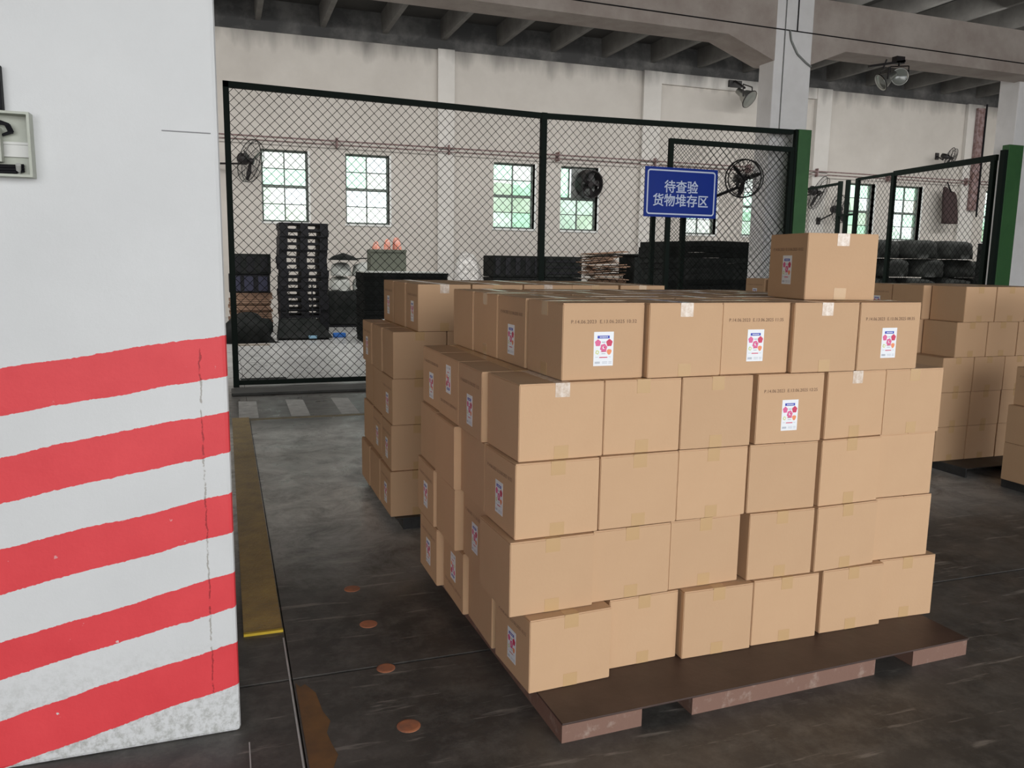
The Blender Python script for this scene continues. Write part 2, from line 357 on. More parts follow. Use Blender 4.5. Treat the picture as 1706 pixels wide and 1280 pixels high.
# windows: frame, muntins, eight panes each
frnd = random.Random(3)
for i, (a, b) in enumerate(wins):
    e = sempty('window_%d' % (i + 1)); y0, y1 = WY + .14, WY + .19; f = .045; zm = (Z0 + Z1) / 2; xm = (a + b) / 2
    G().box(a, a + f, y0, y1, Z0, Z1).box(b - f, b, y0, y1, Z0, Z1).box(a + f, b - f, y0, y1, Z0, Z0 + f).box(a + f, b - f, y0, y1, Z1 - f, Z1).build('window_frame', FRAMEW, e)
    if i not in (3,):
        G().box(a + f, b - f, y0 - .02, y1, zm - .035, zm + .035).build('transom', FRAMEW, e)
        G().box(xm - .014, xm + .014, y0, y1, Z0 + f, zm - .035).box(xm - .014, xm + .014, y0, y1, zm + .035, Z1 - f).build('mullion', FRAMEW, e)
    else:
        G().box(a + f, b - f, y0 - .02, y1, zm - .035, zm + .035).build('transom', FRAMEW, e)
        G().box(xm - .014, xm + .014, y0, y1, Z0 + f, zm - .035).box(a + .28, a + .31, y0, y1, zm + .035, Z1 - f).build('mullion', FRAMEW, e)
    for k, (za, zb) in enumerate(((Z0 + f, zm - .035), (zm + .035, Z1 - f))):
        zc = (za + zb) / 2
        if not (i == 3 and k == 1): G().box(a + f, b - f, y0 + .005, y1 - .005, zc - .011, zc + .011).build('muntin', FRAMEW, e)
        for j, (u, v) in enumerate(((a + f, xm - .014), (xm + .014, b - f))):
            for (p, q) in ((za, zc - .011), (zc + .011, zb)):
                if i == 3 and k == 1: continue
                G().box(u, v, y0 + .02, y0 + .026, p, q).build('pane', frnd.choice(GLASS), e)
    if i == 3: G().box(a + f, a + .28, y0 + .02, y0 + .026, zm + .035, Z1 - f).build('pane', GLASS[1], e)
    G().box(a - .03, b + .03, WY - .03, WY + .14, Z0 - .05, Z0).build('window_sill', SILLW, e, bevel=.005)
    G().box(b, b + .05, WY - .006, WY + .13, Z0, Z1).build('reveal', SILLW, e)

# columns and the haunched beam
t = sempty('trim_1')
c1 = G().box(-1.05, 0, 0, .75, 0, RZ).build('column', STRIPE, t, loc=(0, 2.37, 0), bevel=.012)
G().box(-.14, -.02, -.003, .004, 2.031, 2.0335).build('plaster_crack', mat('crack_shadow', (.25, .25, .26), .9), t, loc=(0, 2.37, -.31))
t = sempty('trim_2')
G().box(6.92, 7.51, 9.4, 9.72, 0, 4.95).build('column', WHITEC, t, bevel=.012)
G().path([(7.06, 9.388, 3.2), (7.06, 9.388, 4.9)], .006).build('conduit', GREYD, t)
G().path([(7.13, 9.385, 4.46), (7.16, 9.385, 4.33), (7.27, 9.385, 4.17), (7.42, 9.385, 4.07), (7.5, 9.385, 4.03)], .013).build('cable', GREYD, t)
t = sempty('trim_3')
G().box(11.72, 12.3, 9.75, 10.1, 0, 4.95).build('column', WHITEC, t, bevel=.012)
t = sempty('trim_4')
def prism_y(g, prof, y0, y1):
    n = len(prof); g.add([(x, y0, z) for x, z in prof] + [(x, y1, z) for x, z in prof], [tuple(range(n)), tuple(range(n, 2 * n))[::-1]] + [(i, (i + 1) % n, n + (i + 1) % n, n + i) for i in range(n)]); return g
prism_y(G(), [(-9, 4.38), (6.2, 4.32), (6.92, 4.06), (7.51, 4.06), (8.07, 4.28), (27, 4.22), (27, 4.80), (8, 4.90), (-9, 5.05)], 9.402, 9.85).build('haunched_beam', BEAMC, t)
G().path([(-3, 9.39, 4.54), (7.1, 9.39, 4.455), (14, 9.39, 4.40)], .007).build('beam_line', CABLE, t)  # thin dark strip standing in for the groove along the beam
G().path([(7.25, 9.39, 4.9), (7.25, 9.39, 4.46)], .008).build('beam_line', CABLE, t)

# two pipes along the back wall, hung on brackets
t = thing('wall_pipe', 'thin dark pipe run along the back wall above the windows', 'pipe', (0, 0, 0))
G().path([(-3, 19.8, 4.10), (26, 19.8, 4.10)], .018).build('upper_pipe', RUSTY, t)
G().path([(-3, 19.8, 4.03), (12, 19.8, 3.99), (26, 19.8, 4.03)], .012).build('lower_pipe', RUSTY, t)
for x in (-1, 2.6, 5.3, 8.2, 11, 14, 16.3, 19, 22): G().box(x - .015, x + .015, 19.77, 19.99, 3.95, 4.18).build('bracket', RUSTY, t)
t = thing('wall_conduit', 'rusty reddish vertical conduit on the back wall pilaster at the far right', 'conduit', (22.35, 19.80, 0))
G().box(-.16, .16, -.03, .07, 3.2, 6.3).build('conduit_tray', RUSTY, t); G().path([(.13, -.05, 3.0), (.13, -.05, 6.42)], .03).build('pipe', CABLE, t)

# outside world seen through the windows and the open side
struct(G().box(-60, 80, 20.3, 70, -.35, -.1).build('trim_5', OUTG)); struct(G().box(-60, 80, -60, -6.8, -.35, -.02).build('trim_6', OUTG))
hr = random.Random(5)
for k, (x, y) in enumerate(((-2, 34), (13, 34), (28, 34), (43, 34), (58, 34))):
    bm = bmesh.new(); bmesh.ops.create_icosphere(bm, subdivisions=4, radius=1)
    for v in bm.verts:
        d = 1 + .18 * math.sin(v.co.x * 9 + k) * math.sin(v.co.y * 8) + hr.uniform(-.04, .04); v.co = Vector((v.co.x * 5.6 * d, v.co.y * 2.2 * d, v.co.z * 3.3 * d))
    me = bpy.data.meshes.new('hedge'); bm.to_mesh(me); bm.free(); me.materials.append(HEDGE)
    tag(put('hedge', me, None, (x, y, 1.2)), 'green hedge glimpsed outside through the lower window panes', 'hedge', 'hedges outside the windows')

# ------------------------------------------------------------------ cartons
BW, BD, BH = .280, .283, .2415
bm = bmesh.new(); bmesh.ops.create_cube(bm, size=1)
for v in bm.verts: v.co = Vector((v.co.x * BW + BW / 2, v.co.y * BD + BD / 2, (v.co.z + .5) * (BH - .0035)))
bmesh.ops.bevel(bm, geom=bm.edges[:], offset=.0022, segments=2, affect='EDGES'); BODY = bpy.data.meshes.new('body'); bm.to_mesh(BODY); bm.free(); BODY.materials.append(CARD)
zt = BH - .0035; FL = .0028
FLY = [G().box(.001, BW / 2 - .0012, .001, BD - .001, zt, zt + FL).mesh('flap', CARDF), G().box(BW / 2 + .0012, BW - .001, .001, BD - .001, zt, zt + FL).mesh('flap', CARDF)]
FLX = [G().box(.001, BW - .001, .001, BD / 2 - .0012, zt, zt + FL).mesh('flap', CARDF), G().box(.001, BW - .001, BD / 2 + .0012, BD - .001, zt, zt + FL).mesh('flap', CARDF)]
th = .0006; tw = .024; tl = .042
def tape_y(top, both, M):
    g = G(); c = BW / 2
    if top: g.box(c - tw, c + tw, -th, BD + th, zt + FL, zt + FL + th)
    za, zb = (zt - tl, zt + FL + th) if top else (.001, .001 + tl)
    g.box(c - tw, c + tw, -th, .0004, za, zb)
    if top: g.box(c - tw, c + tw, BD - .0004, BD + th, za, zb)
    return g.mesh('tape', M)
def tape_x(top, both, M):
    g = G(); c = BD / 2
    if top: g.box(-th, BW + th, c - tw, c + tw, zt + FL, zt + FL + th)
    za, zb = (zt - tl, zt + FL + th) if top else (.001, .001 + tl)
    g.box(-th, .0004, c - tw, c + tw, za, zb)
    if top: g.box(BW - .0004, BW + th, c - tw, c + tw, za, zb)
    return g.mesh('tape', M)
TY = {m_: (tape_y(True, 1, M), tape_y(False, 1, TAPE)) for m_, M in (('t', TAPE), ('n', TAPEN))}
TX = {m_: (tape_x(True, 1, M), tape_x(False, 1, TAPE)) for m_, M in (('t', TAPE), ('n', TAPEN))}
# product sticker: drawn in the xz plane, facing -y, origin at its centre
def label_mesh():
    g = G(); W, H = .068, .108; n = 20
    def rect(x0, x1, z0, z1, mi, l): y = -.0004 - l * .0003; g.add([(x0, y, z0), (x1, y, z0), (x1, y, z1), (x0, y, z1)], [(0, 1, 2, 3)], mi)
    def blob(cx, cz, r, mi, l, lob=5):
        y = -.0004 - l * .0003; g.add([(cx + r * (1 + .10 * math.sin(lob * 2 * PI * i / n)) * math.cos(2 * PI * i / n), y, cz + r * 1.08 * (1 + .10 * math.sin(lob * 2 * PI * i / n)) * math.sin(2 * PI * i / n)) for i in range(n)], [tuple(range(n))], mi)
    g.box(-W / 2, W / 2, -.0004, 0, -H / 2, H / 2, 0)
    rect(-.022, .020, .033, .042, 1, 1)
    for k in range(6): rect(-.014 + k * .0048, -.0112 + k * .0048, .0355, .0395, 0, 2)
    blob(-.020, .019, .0098, 2, 1); blob(.0195, .019, .0105, 3, 1); blob(0, .003, .0118, 2, 1, 6); blob(.0195, -.0095, .0082, 4, 1, 3); blob(-.0215, -.0105, .0062, 5, 1, 4)
    blob(-.0215, -.0105, .003, 0, 2, 4); blob(0, .004, .004, 0, 2, 6); blob(.002, .005, .0026, 3, 3, 6)
    rect(-.006, .006, .020, .0225, 6, 1); rect(-.010, .010, -.0095, -.0075, 3, 1); rect(-.007, .007, -.0165, -.0148, 6, 1)
    rect(-.014, .014, -.0285, -.0255, 3, 1); rect(-.028, -.018, -.0265, -.0255, 6, 1); rect(.018, .026, -.0265, -.0255, 6, 1)
    for k in range(9): rect(-.029 + k * .002, -.0279 + k * .002, -.047, -.040, 6, 1)
    for k in range(3): rect(-.004, .014, -.041 - k * .003, -.0402 - k * .003, 6, 1)
    for k in range(3): rect(.018, .029, -.041 - k * .003, -.0402 - k * .003, 6, 1)
    return g.mesh('label', [PAPER, INKB, INKP, INKR, INKO, INKG, INKGR])
LABEL = label_mesh()
DATES = [text_mesh(s, .016, STAMP, 0, 1.06) for s in ('P.14.06.2023  E.13.06.2025 10:32', 'P.14.06.2023  E.13.06.2025 11:35', 'P.14.06.2023  E.13.06.2025 08:35', 'P.14.06.2023  E.13.06.2025 12:25')]
for me in DATES:
    xs_ = [v.co.x for v in me.vertices]; k = .225 / (max(xs_) - min(xs_))
    for v in me.vertices: v.co = Vector((v.co.x * k, v.co.y * 1.0, 0))

def carton(x, y, z, yaw, wd, front, left, label, group, new=False, date=0, lz=.40, back=''):
    """x,y: world position of the front-left bottom corner. front/left: T tape, L sticker+date, U sticker upside down, P plain."""
    r = thing('cardboard_box', label, 'box', (x, y, z), yaw, group); s = max(.93, min(1.03, wd / BW)); r.scale = (s, 1, 1)
    put('body', BODY, r)
    along_y = not (front in 'LUX')
    for me in (FLY if along_y else FLX): put('flap', me, r)
    k = 'n' if new else 't'
    if front != 'P':
        a, b = (TY if along_y else TX)[k]; put('tape', a, r)
        put('tape', b, r)
    for face, f in (('f', front), ('l', left)):
        if f in 'LUD':
            up = f != 'U'; zl = lz if up else 1 - lz; rx = 0 if up else PI
            rz_ = 0 if face == 'f' else -PI / 2
            pos = (BW / 2, 0, zl * BH) if face == 'f' else (0, BD / 2, zl * BH)
            o = put('label', LABEL, r, pos); o.rotation_euler = (0, 0 if up else PI, rz_)
            pz = (.755 if up else .245) * BH
            o = put('date_print', DATES[date], r, (BW / 2, -.0007, pz) if face == 'f' else (-.0007, BD / 2, pz)); o.rotation_euler = (PI / 2, 0 if up else PI, rz_)
    return r

DARKS = mat('blackened_steel', (.022, .022, .023), .55, noise=(8, .4, .8, (.05, .05, .05)))
def pallet(name, label, x, y, yaw, W, D, legs, group=None, H=.063):
    t = thing(name, label, 'pallet', (x, y, 0), yaw, group)
    G().box(0, W, 0, D, H - .006, H).build('top_plate', DARKS if 'big front' not in label else STEELP, t, bevel=.001)
    for a, b in legs:
        g = G(); g.box(a, b, .004, D - .004, .0, .005)  # bottom lip
        g.box(a, b, .002, .008, 0, H - .006).box(a, b, D - .008, D - .002, 0, H - .006).box(a, a + .006, .008, D - .008, .005, H - .006).box(b - .006, b, .008, D - .008, .005, H - .006)
        g.build('runner', DARKS if 'big front' not in label else STEELF, t)
    return t
ZP = .0632; HB = .2425
pallet('steel_pallet', 'rusty brown steel plate pallet under the big front carton stack', .887, 2.011, math.radians(1.9), 1.634, 1.50, ((0, .268), (.449, 1.193), (1.367, 1.628)))

rn = random.Random(11)
ROWW = {1: 'top course', 2: 'second course', 3: 'middle course', 4: 'fourth course', 5: 'bottom course'}
POS = ['first from left', 'second from left', 'third from left', 'fourth from left', 'fifth from left', 'right-end']
FR = {5: [(0.851, 2.196, 1.137, 2.225), (1.155, 2.261, 1.417, 2.277), (1.427, 2.247, 1.702, 2.246), (1.713, 2.257, 1.989, 2.252), (2.003, 2.263, 2.28, 2.259), (2.297, 2.288, 2.557, 2.268)],
      4: [(0.796, 2.235, 1.083, 2.252), (1.087, 2.26, 1.376, 2.276), (1.379, 2.276, 1.658, 2.288), (1.686, 2.268, 1.955, 2.259), (1.958, 2.262, 2.238, 2.284), (2.252, 2.292, 2.519, 2.283)],
      3: [(0.815, 2.251, 1.1, 2.265), (1.106, 2.263, 1.393, 2.278), (1.397, 2.277, 1.665, 2.272), (1.675, 2.276, 1.957, 2.271), (1.962, 2.27, 2.232, 2.283), (2.253, 2.297, 2.512, 2.288)],
      2: [(0.828, 2.265, 1.115, 2.28), (1.12, 2.279, 1.396, 2.279), (1.4, 2.279, 1.672, 2.276), (1.694, 2.279, 1.963, 2.269), (1.974, 2.28, 2.244, 2.298), (2.250, 2.288, 2.518, 2.283)],
      1: [(0.978, 2.297, 1.264, 2.311), (1.272, 2.286, 1.55, 2.302), (1.554, 2.301, 1.822, 2.3), (1.828, 2.284, 2.102, 2.283), (2.106, 2.282, 2.382, 2.287)]}
FK = {1: 'LTLTL', 2: 'TTTLTT', 3: 'TTTPTP', 4: 'TTTTTP', 5: 'TTTTTT'}
LK = {1: 'T', 2: 'P', 3: 'L', 4: 'P', 5: 'L'}
desc = {'T': 'taped', 'L': 'stickered', 'P': 'plain', 'U': 'stickered'}
GF = 'cartons on the front pallet'
BACKY = {5: [(.832, 2.514), (.812, 2.806), (.785, 3.105)], 4: [(.821, 2.545), (.789, 2.846), (.780, 3.140)], 3: [(.811, 2.552), (.783, 2.838), (.790, 3.132)],
         2: [(.800, 2.556), (.800, 2.846), (.806, 3.138)], 1: [(.968, 2.600), (.962, 2.892), (.955, 3.186)]}
BK = {5: 'PUL', 4: 'LPL', 3: 'PPP', 2: 'LUL', 1: 'LTP'}
depthw = ['second back', 'third back', 'rearmost']
for row, L_ in FR.items():
    z = ZP + HB * (5 - row) + .0003
    for i, (ax, ay, bx, by) in enumerate(L_):
        k = FK[row][i]; wd = math.hypot(bx - ax, by - ay); yaw = math.atan2(by - ay, bx - ax) * .6
        nm = {'T': 'taped carton', 'L': 'carton with fruit sticker', 'P': 'plain carton'}[k]
        lab = '%s, %s, front face of big stack, %s' % (nm, POS[i] if not (row == 1 and i == 4) else 'right-end', ROWW[row])
        carton(ax + (.011 if i == 4 and row > 1 else 0), ay, z, yaw, wd, k, LK[row] if i == 0 else 'P', lab, GF, new=(row, i) in ((1, 1), (1, 3), (2, 0), (2, 4)), date={0: 0, 2: 1, 4: 2, 3: 3}.get(i, 0))
    for j, (x, y) in enumerate(BACKY[row]):
        k = BK[row][j]; f = 'X' if (k == 'T') else 'P' if k in 'LU' else 'T'
        if k in 'LU': f = 'T'
        nm = {'L': 'stickered carton', 'U': 'carton with upside-down sticker', 'P': 'plain carton', 'T': 'side-taped carton'}[k]
        lab = '%s, %s from near corner, aisle side of big stack, %s' % (nm, depthw[j], ROWW[row])
        carton(x, y, z, rn.uniform(-.008, .012), .28, f, k, lab, GF, lz=.36 if row in (1, 2) else .42)
    # right flank and, on top, the inner cartons
    if row > 1:
        for j in range(3):
            carton(2.245 + rn.uniform(-.006, .006), 2.585 + j * .295, z, rn.uniform(-.01, .01), .28, 'T', 'P', 'brown carton on the hidden right flank of the big front stack', GF)
TOPN = ['second', 'third', 'fourth', 'fifth']
for i in range(1, 5):
    for j in range(3):
        tp = (i + j) % 2
        carton(.985 + i * .284, 2.603 + j * .293, ZP + 4 * HB + .0003, rn.uniform(-.008, .008), .28, 'X' if tp else 'T', 'P',
               'carton in the top layer of the big stack, %s from left, %s' % (TOPN[i - 1], depthw[j]), GF, new=tp)
# the single carton on top
r = carton(1.998, 2.451, ZP + 5 * HB + .001, -.1728, .28, 'T', 'L', 'single brown carton standing alone on top of the big front stack', GF, new=True, lz=.44)

# rear-left stack
ln = 'left rear stack'; GL = 'cartons on the left rear pallet'
pallet('steel_pallet', 'dark steel pallet under the left rear carton stack', .80, 4.03, 0, 1.72, 1.1, ((.04, .30), (.5, 1.2), (1.42, 1.68)))
XL = {1: .93, 2: .800, 3: .795, 4: .788, 5: .780}
for row in range(1, 6):
    z = ZP + HB * (5 - row) + .0003; n = 5 if row == 1 else 6
    for i in range(n):
        for j in range(3 if (i == 0 or row == 1) else 1):
            x = XL[row] + i * .287 + (0 if i == 0 else rn.uniform(-.003, .003)) + (j * .004 if row in (3, 4) else -j * .004); y = (4.075 if row < 5 else 4.06) + j * .308 + (rn.uniform(0, .012) if i else 0)
            lk = 'L' if (i == 0 and (row, j) in ((1, 0), (3, 0), (4, 0), (2, 2), (5, 0), (4, 1), (1, 2))) else 'P'
            if row >= 2 and i >= 2: lab = 'brown carton of the left rear stack hidden behind the front stack'
            else: lab = 'carton in left rear stack, %s, %s from its left%s' % (ROWW[row], ['first', 'second', 'third', 'fourth', 'fifth', 'sixth'][i], [', front', ', middle depth', ', rearmost'][j])
            if row >= 3 and i >= 2 : continue
            if row == 2 and i >= 3 : continue
            if row >= 3 and i == 1: lab = 'carton second from left in left rear stack, mostly hidden, ' + ROWW[row]
            carton(x, y, z, rn.uniform(-.01, .01), .28, 'T', lk, lab, GL, new=(row == 1 and i in (0, 2)))
# support columns under the hidden right part of its top course
for row in range(2, 6):
    for i in (3, 5) if row == 2 else (2, 4):
        carton(XL[row] + i * .287, 4.08, ZP + HB * (5 - row) + .0003, 0, .28, 'T', 'P', 'brown carton of the left rear stack hidden behind the front stack', GL)

for row in range(2, 6): carton(XL[row] + 2 * .287, 4.70, ZP + HB * (5 - row) + .0003, 0, .28, 'T', 'P', 'brown carton of the left rear stack hidden behind the front stack', GL)

# rear-right stack
GR_ = 'cartons on the right rear pallet'
pallet('steel_pallet', 'black steel pallet under the right rear carton stack', 4.67, 3.985, 0, 1.35, 1.15, ((.0, .012), (.45, .9), (1.1, 1.34)))
XR = {1: 4.760, 2: 4.710, 3: 4.615, 4: 4.612, 5: 4.610}
for row in range(1, 6):
    z = ZP + HB * (5 - row) + .0003
    for i in range(3):
        for j in range(3 if i == 0 or row == 1 else 1):
            x = XR[row] + i * .285 + (-.07 if (j and i == 0 and row < 3) else 0) + (j * -.0 ); y = 4.20 + j * .293
            if row < 3 and j and i: x -= .0
            lab = 'carton in right rear stack, %s, %s from left, %s' % (ROWW[row], ['first', 'second', 'third'][i], ['front row', 'second row back', 'third row back'][j])
            carton(x, y, z, rn.uniform(-.008, .008), .275 if (j and i == 0) else .28, 'T', 'L' if (i == 0 and row == 1 and j == 2) else 'P', lab, GR_)
# low stack cut by the right edge of the frame
GE = 'cartons at the right edge'
pallet('steel_pallet', 'dark steel pallet at the right edge, in front of the right rear stack', 4.72, 2.80, 0, .9, .96, ((.0, .2), (.6, .88)))
for row in range(3):
    x = [4.672, 4.672, 4.712][row]
    carton(x, 3.445, ZP + HB * row + .0003, 0, .28, 'T', 'L' if row == 2 else 'P', 'brown carton cut by the right picture edge, %s of three' % ['bottom', 'middle', 'top'][row], GE)
    carton(x, 3.15, ZP + HB * row + .0003, 0, .28, 'T', 'P', 'brown carton just outside the right picture edge', GE)
for row in range(5):
    for j in range(3): carton(5.000, 3.445 - j * .295, ZP + HB * row + .0003, 0, .28, 'T', 'P', 'brown carton just outside the right picture edge', GE)
# farther stack whose top peeps out left of the single carton
GQ = 'cartons of the far stack'
pallet('steel_pallet', 'dark steel pallet under the far carton stack behind the front stack', 4.62, 5.9, 0, .9, .9, ((.0, .2), (.6, .88)))
for row in range(5):
    for j in range(2):
        carton(4.69, 5.98 + j * .33, ZP + HB * row + .0003, 0, .28, 'T', 'L' if row == 4 else 'P', ('brown carton on top of the far stack, %s, left of the single carton' % ['nearer', 'farther'][j]) if row == 4 else 'brown carton in the far stack hidden behind the front stack', GQ)

# ------------------------------------------------------------------ chain-link fence
def chain(p0, p1, z0, z1, pitch, r, name, parent, drop=0.0, zt1=None):
    """diamond wires in the vertical plane p0-p1; clipped to the (possibly sloping) top"""
    p0 = Vector((*p0, 0)); p1 = Vector((*p1, 0)); W = (p1 - p0).length; d = (p1 - p0).normalized(); nrm = Vector((-d.y, d.x, 0)); H = z1 - z0
    zt1 = z1 if zt1 is None else zt1; H2 = zt1 - z0; g = G(); rr = random.Random(int(W * 100))
    for s in (1, -1):
        k = int(-(H) / pitch) - 2
        while k * pitch < W + H + pitch:
            x0 = k * pitch; k += 1
            # param line: x = x0 + s*h  (s=1) or x = x0 - h (s=-1) ; h in 0..H(x)
            pts = []
            ha, hb = 0.0, H
            xa, xb = x0 + s * ha, x0 + s * hb
            def clip(h0, h1):
                lo, hi = h0, h1
                if s == 1: lo = max(lo, -x0); hi = min(hi, W - x0)
                else: lo = max(lo, x0 - W); hi = min(hi, x0)
                sl = (H2 - H) / W  # top height = H + sl*x
                # h <= H + sl*(x0+s*h)
                hm = (H + sl * x0) / (1 - sl * s); hi = min(hi, hm); return lo, hi
            lo, hi = clip(0, max(H, H2))
            if hi - lo < .02: continue
            n = max(1, int((hi - lo) / .8)); prev = None
            for i in range(n + 1):
                h = lo + (hi - lo) * i / n; x = x0 + s * h
                wob = .006 * math.sin(x * 2.1 + h * 3.3) if 0 < i < n else 0
                q = p0 + d * (x + wob) + nrm * (s * r * .9) + Vector((0, 0, z0 + h + wob))
                if prev is not None: g.tube(prev, q, r, 3, cap=False)
                prev = q
    return stuff(g.build(name, WIRE, parent))
FY = 9.18
t = thing('chain_link_fence', 'tall dark green chain-link fence across the store behind the cartons', 'fence')
def post(x, y, z1, s, parent, M=FENCE, name='post'): return G().box(x - s / 2, x + s / 2, y - s / 2, y + s / 2, 0, z1).build(name, M, parent, bevel=.004)
post(.085, FY, 3.18, .06, t); post(3.60, FY, 3.12, .07, t)
g = G()
for (xa, za, xb, zb) in ((.06, 3.18, 3.60, 3.115), (3.60, 3.115, 7.11, 3.16)):
    v = [(xa, FY - .03, za - .06), (xb, FY - .03, zb - .06), (xb, FY + .03, zb - .06), (xa, FY + .03, za - .06)] + [(xa, FY - .03, za), (xb, FY - .03, zb), (xb, FY + .03, zb), (xa, FY + .03, za)]
    G().add(v, [(0, 1, 2, 3), (4, 5, 6, 7), (0, 1, 5, 4), (1, 2, 6, 5), (2, 3, 7, 6), (3, 0, 4, 7)]).build('top_rail', FENCE, t)
G().box(.06, 7.11, FY - .02, FY + .02, .02, .07).build('bottom_rail', FENCE, t)
chain((.11, FY), (3.57, FY), .07, 3.12, .1, .0034, 'wire_mesh', t, zt1=3.055)
chain((3.63, FY), (7.11, FY), .07, 3.055, .1, .0034, 'wire_mesh', t, zt1=3.10)
t = thing('green_post', 'broad bright green steel gate post at the end of the long fence', 'post', (7.25, 9.14, 0))
G().box(-.10, .10, -.05, .05, 0, 3.16).build('post_plate', GPOST, t, bevel=.004); G().box(-.13, -.10, -.03, .03, 0, 3.16).build('hinge_channel', FENCE, t)
t = thing('green_post', 'green steel post standing against the right-hand white column', 'post', (11.52, 9.6, 0))
G().box(-.13, .17, -.06, .06, 0, 3.28).build('post_plate', GPOST, t, bevel=.004); G().box(-.20, -.13, -.05, .03, 0, 3.2).build('hinge_channel', FENCE, t)
# sliding gate hung in front of the fence
t = thing('mesh_gate', 'framed mesh gate leaf behind the blue sign, left of the green post', 'gate', (5.22, 9.07, 0))
G().box(0, .055, -.025, .025, .05, 2.92).build('gate_stile', FENCE, t); G().box(1.78, 1.835, -.025, .025, .05, 2.92).build('gate_stile', FENCE, t)
G().box(.055, 1.78, -.025, .025, 2.86, 2.92).build('gate_rail', FENCE, t); G().box(.055, 1.78, -.025, .025, .05, .10).build('gate_rail', FENCE, t)
chain((.06, 0), (1.78, 0), .1, 2.86, .09, .0034, 'wire_mesh', t)
for x, z, y, n_ in ((5.83, 2.2, 10.5, 'left'), (5.70, 2.2, 9.46, 'right')):
    o = G().box(-.03, .03, -.03, .03, 0, z).build('steel_post', FENCE, None, loc=(x, y, 0)); tag(o, 'dark steel post seen below the blue sign, %s one' % n_, 'post')
# side fence of the store running away from the right-hand post
sf = thing('side_fence', 'dark mesh fence running back from the right green post', 'fence')
A = Vector((11.38, 9.72, 0)); B = Vector((12.25, 15.6, 0))
def on(tt): return A + (B - A) * tt
def slat(p, q, za, zb, hgt, name):
    d = (q - p).normalized(); nn = Vector((-d.y, d.x, 0)) * .025; v = []
    for zz0, zz1 in ((za - hgt, zb - hgt), (za, zb)):
        for (pp, z_) in ((p - nn, zz0), (q - nn, zz1), (q + nn, zz1), (p + nn, zz0)): v.append((pp.x, pp.y, z_))
    return G().add(v, [(0, 1, 2, 3), (4, 5, 6, 7), (0, 1, 5, 4), (1, 2, 6, 5), (2, 3, 7, 6), (3, 0, 4, 7)]).build(name, FENCE, sf)
T_ = [0.0, .42, .60]
for tt in (0.01, .415, .60, .655, .70):
    p = on(tt); G().box(p.x - .035, p.x + .035, p.y - .035, p.y + .035, 0, 3.12).build('post', FENCE, sf)
slat(on(0), on(.415), 3.15, 3.15, .09, 'top_rail'); slat(on(.415), on(.60), 3.13, 3.13, .05, 'top_rail'); slat(on(.70), on(1), 3.10, 3.08, .05, 'top_rail'); slat(on(.60), on(.70), 2.45, 2.45, .04, 'latch_bar')
slat(on(0), on(1), .1, .1, .05, 'bottom_rail')
chain(on(.01)[:2], on(.60)[:2], .1, 3.08, .12, .0038, 'wire_mesh', sf); chain(on(.70)[:2], on(1)[:2], .1, 3.05, .12, .0038, 'wire_mesh', sf)

# blue sign
s = thing('area_sign', 'blue sign with white Chinese lettering hung on the fence', 'sign', (5.375, 9.0, 2.265))
W, H = 1.02, .60
G().box(-W / 2, W / 2, -.008, .008, -H / 2, H / 2).build('sign_board', SIGNB, s, bevel=.002)
g = G(); r_ = .04; a, b = W / 2 - .03, H / 2 - .03; pts = []
for (cx_, cz_, a0) in ((a - r_, b - r_, 0), (-a + r_, b - r_, 90), (-a + r_, -b + r_, 180), (a - r_, -b + r_, 270)):
    for k in range(6): an = math.radians(a0 + 18 * k); pts.append((cx_ + r_ * math.cos(an), cz_ + r_ * math.sin(an), cx_ + (r_ - .018) * math.cos(an), cz_ + (r_ - .018) * math.sin(an)))
n = len(pts); g.add([(p[0], -.0095, p[1]) for p in pts] + [(p[2], -.0095, p[3]) for p in pts], [(i, (i + 1) % n, n + (i + 1) % n, n + i) for i in range(n)])
g.build('sign_border', SIGNW, s)
for txt, z, sz, wtar in (('待查验', .07, .16, .47), ('货物堆存区', -.095, .16, .775)):
    me = text_mesh(txt, sz, SIGNW, .001, 1.0, .0022); xs_ = [v.co.x for v in me.vertices]
    k = wtar / (max(xs_) - min(xs_)); xc = (max(xs_) + min(xs_)) / 2; ys_ = [v.co.y for v in me.vertices]; yc = (max(ys_) + min(ys_)) / 2
    for v in me.vertices: v.co = Vector(((v.co.x - xc) * k, (v.co.y - yc), v.co.z))
    vv = [v.co.copy() for v in me.vertices]; ff = [tuple(p.vertices) for p in me.polygons]; g = G()
    for dx, dy, dk in ((0, 0, 0), (.0035, 0, .0004), (0, .0035, .0008), (.0035, .0035, .0012)): g.add([v + Vector((dx, dy, dk)) for v in vv], ff)
    put('sign_lettering', g.mesh('sign_lettering', SIGNW), s, (-.006, -.0105, z), (PI / 2, 0, 0))
for x in (-.3, .3): G().box(x - .01, x + .01, .008, .06, H / 2 - .06, H / 2 - .03).build('hook', FENCE, s)

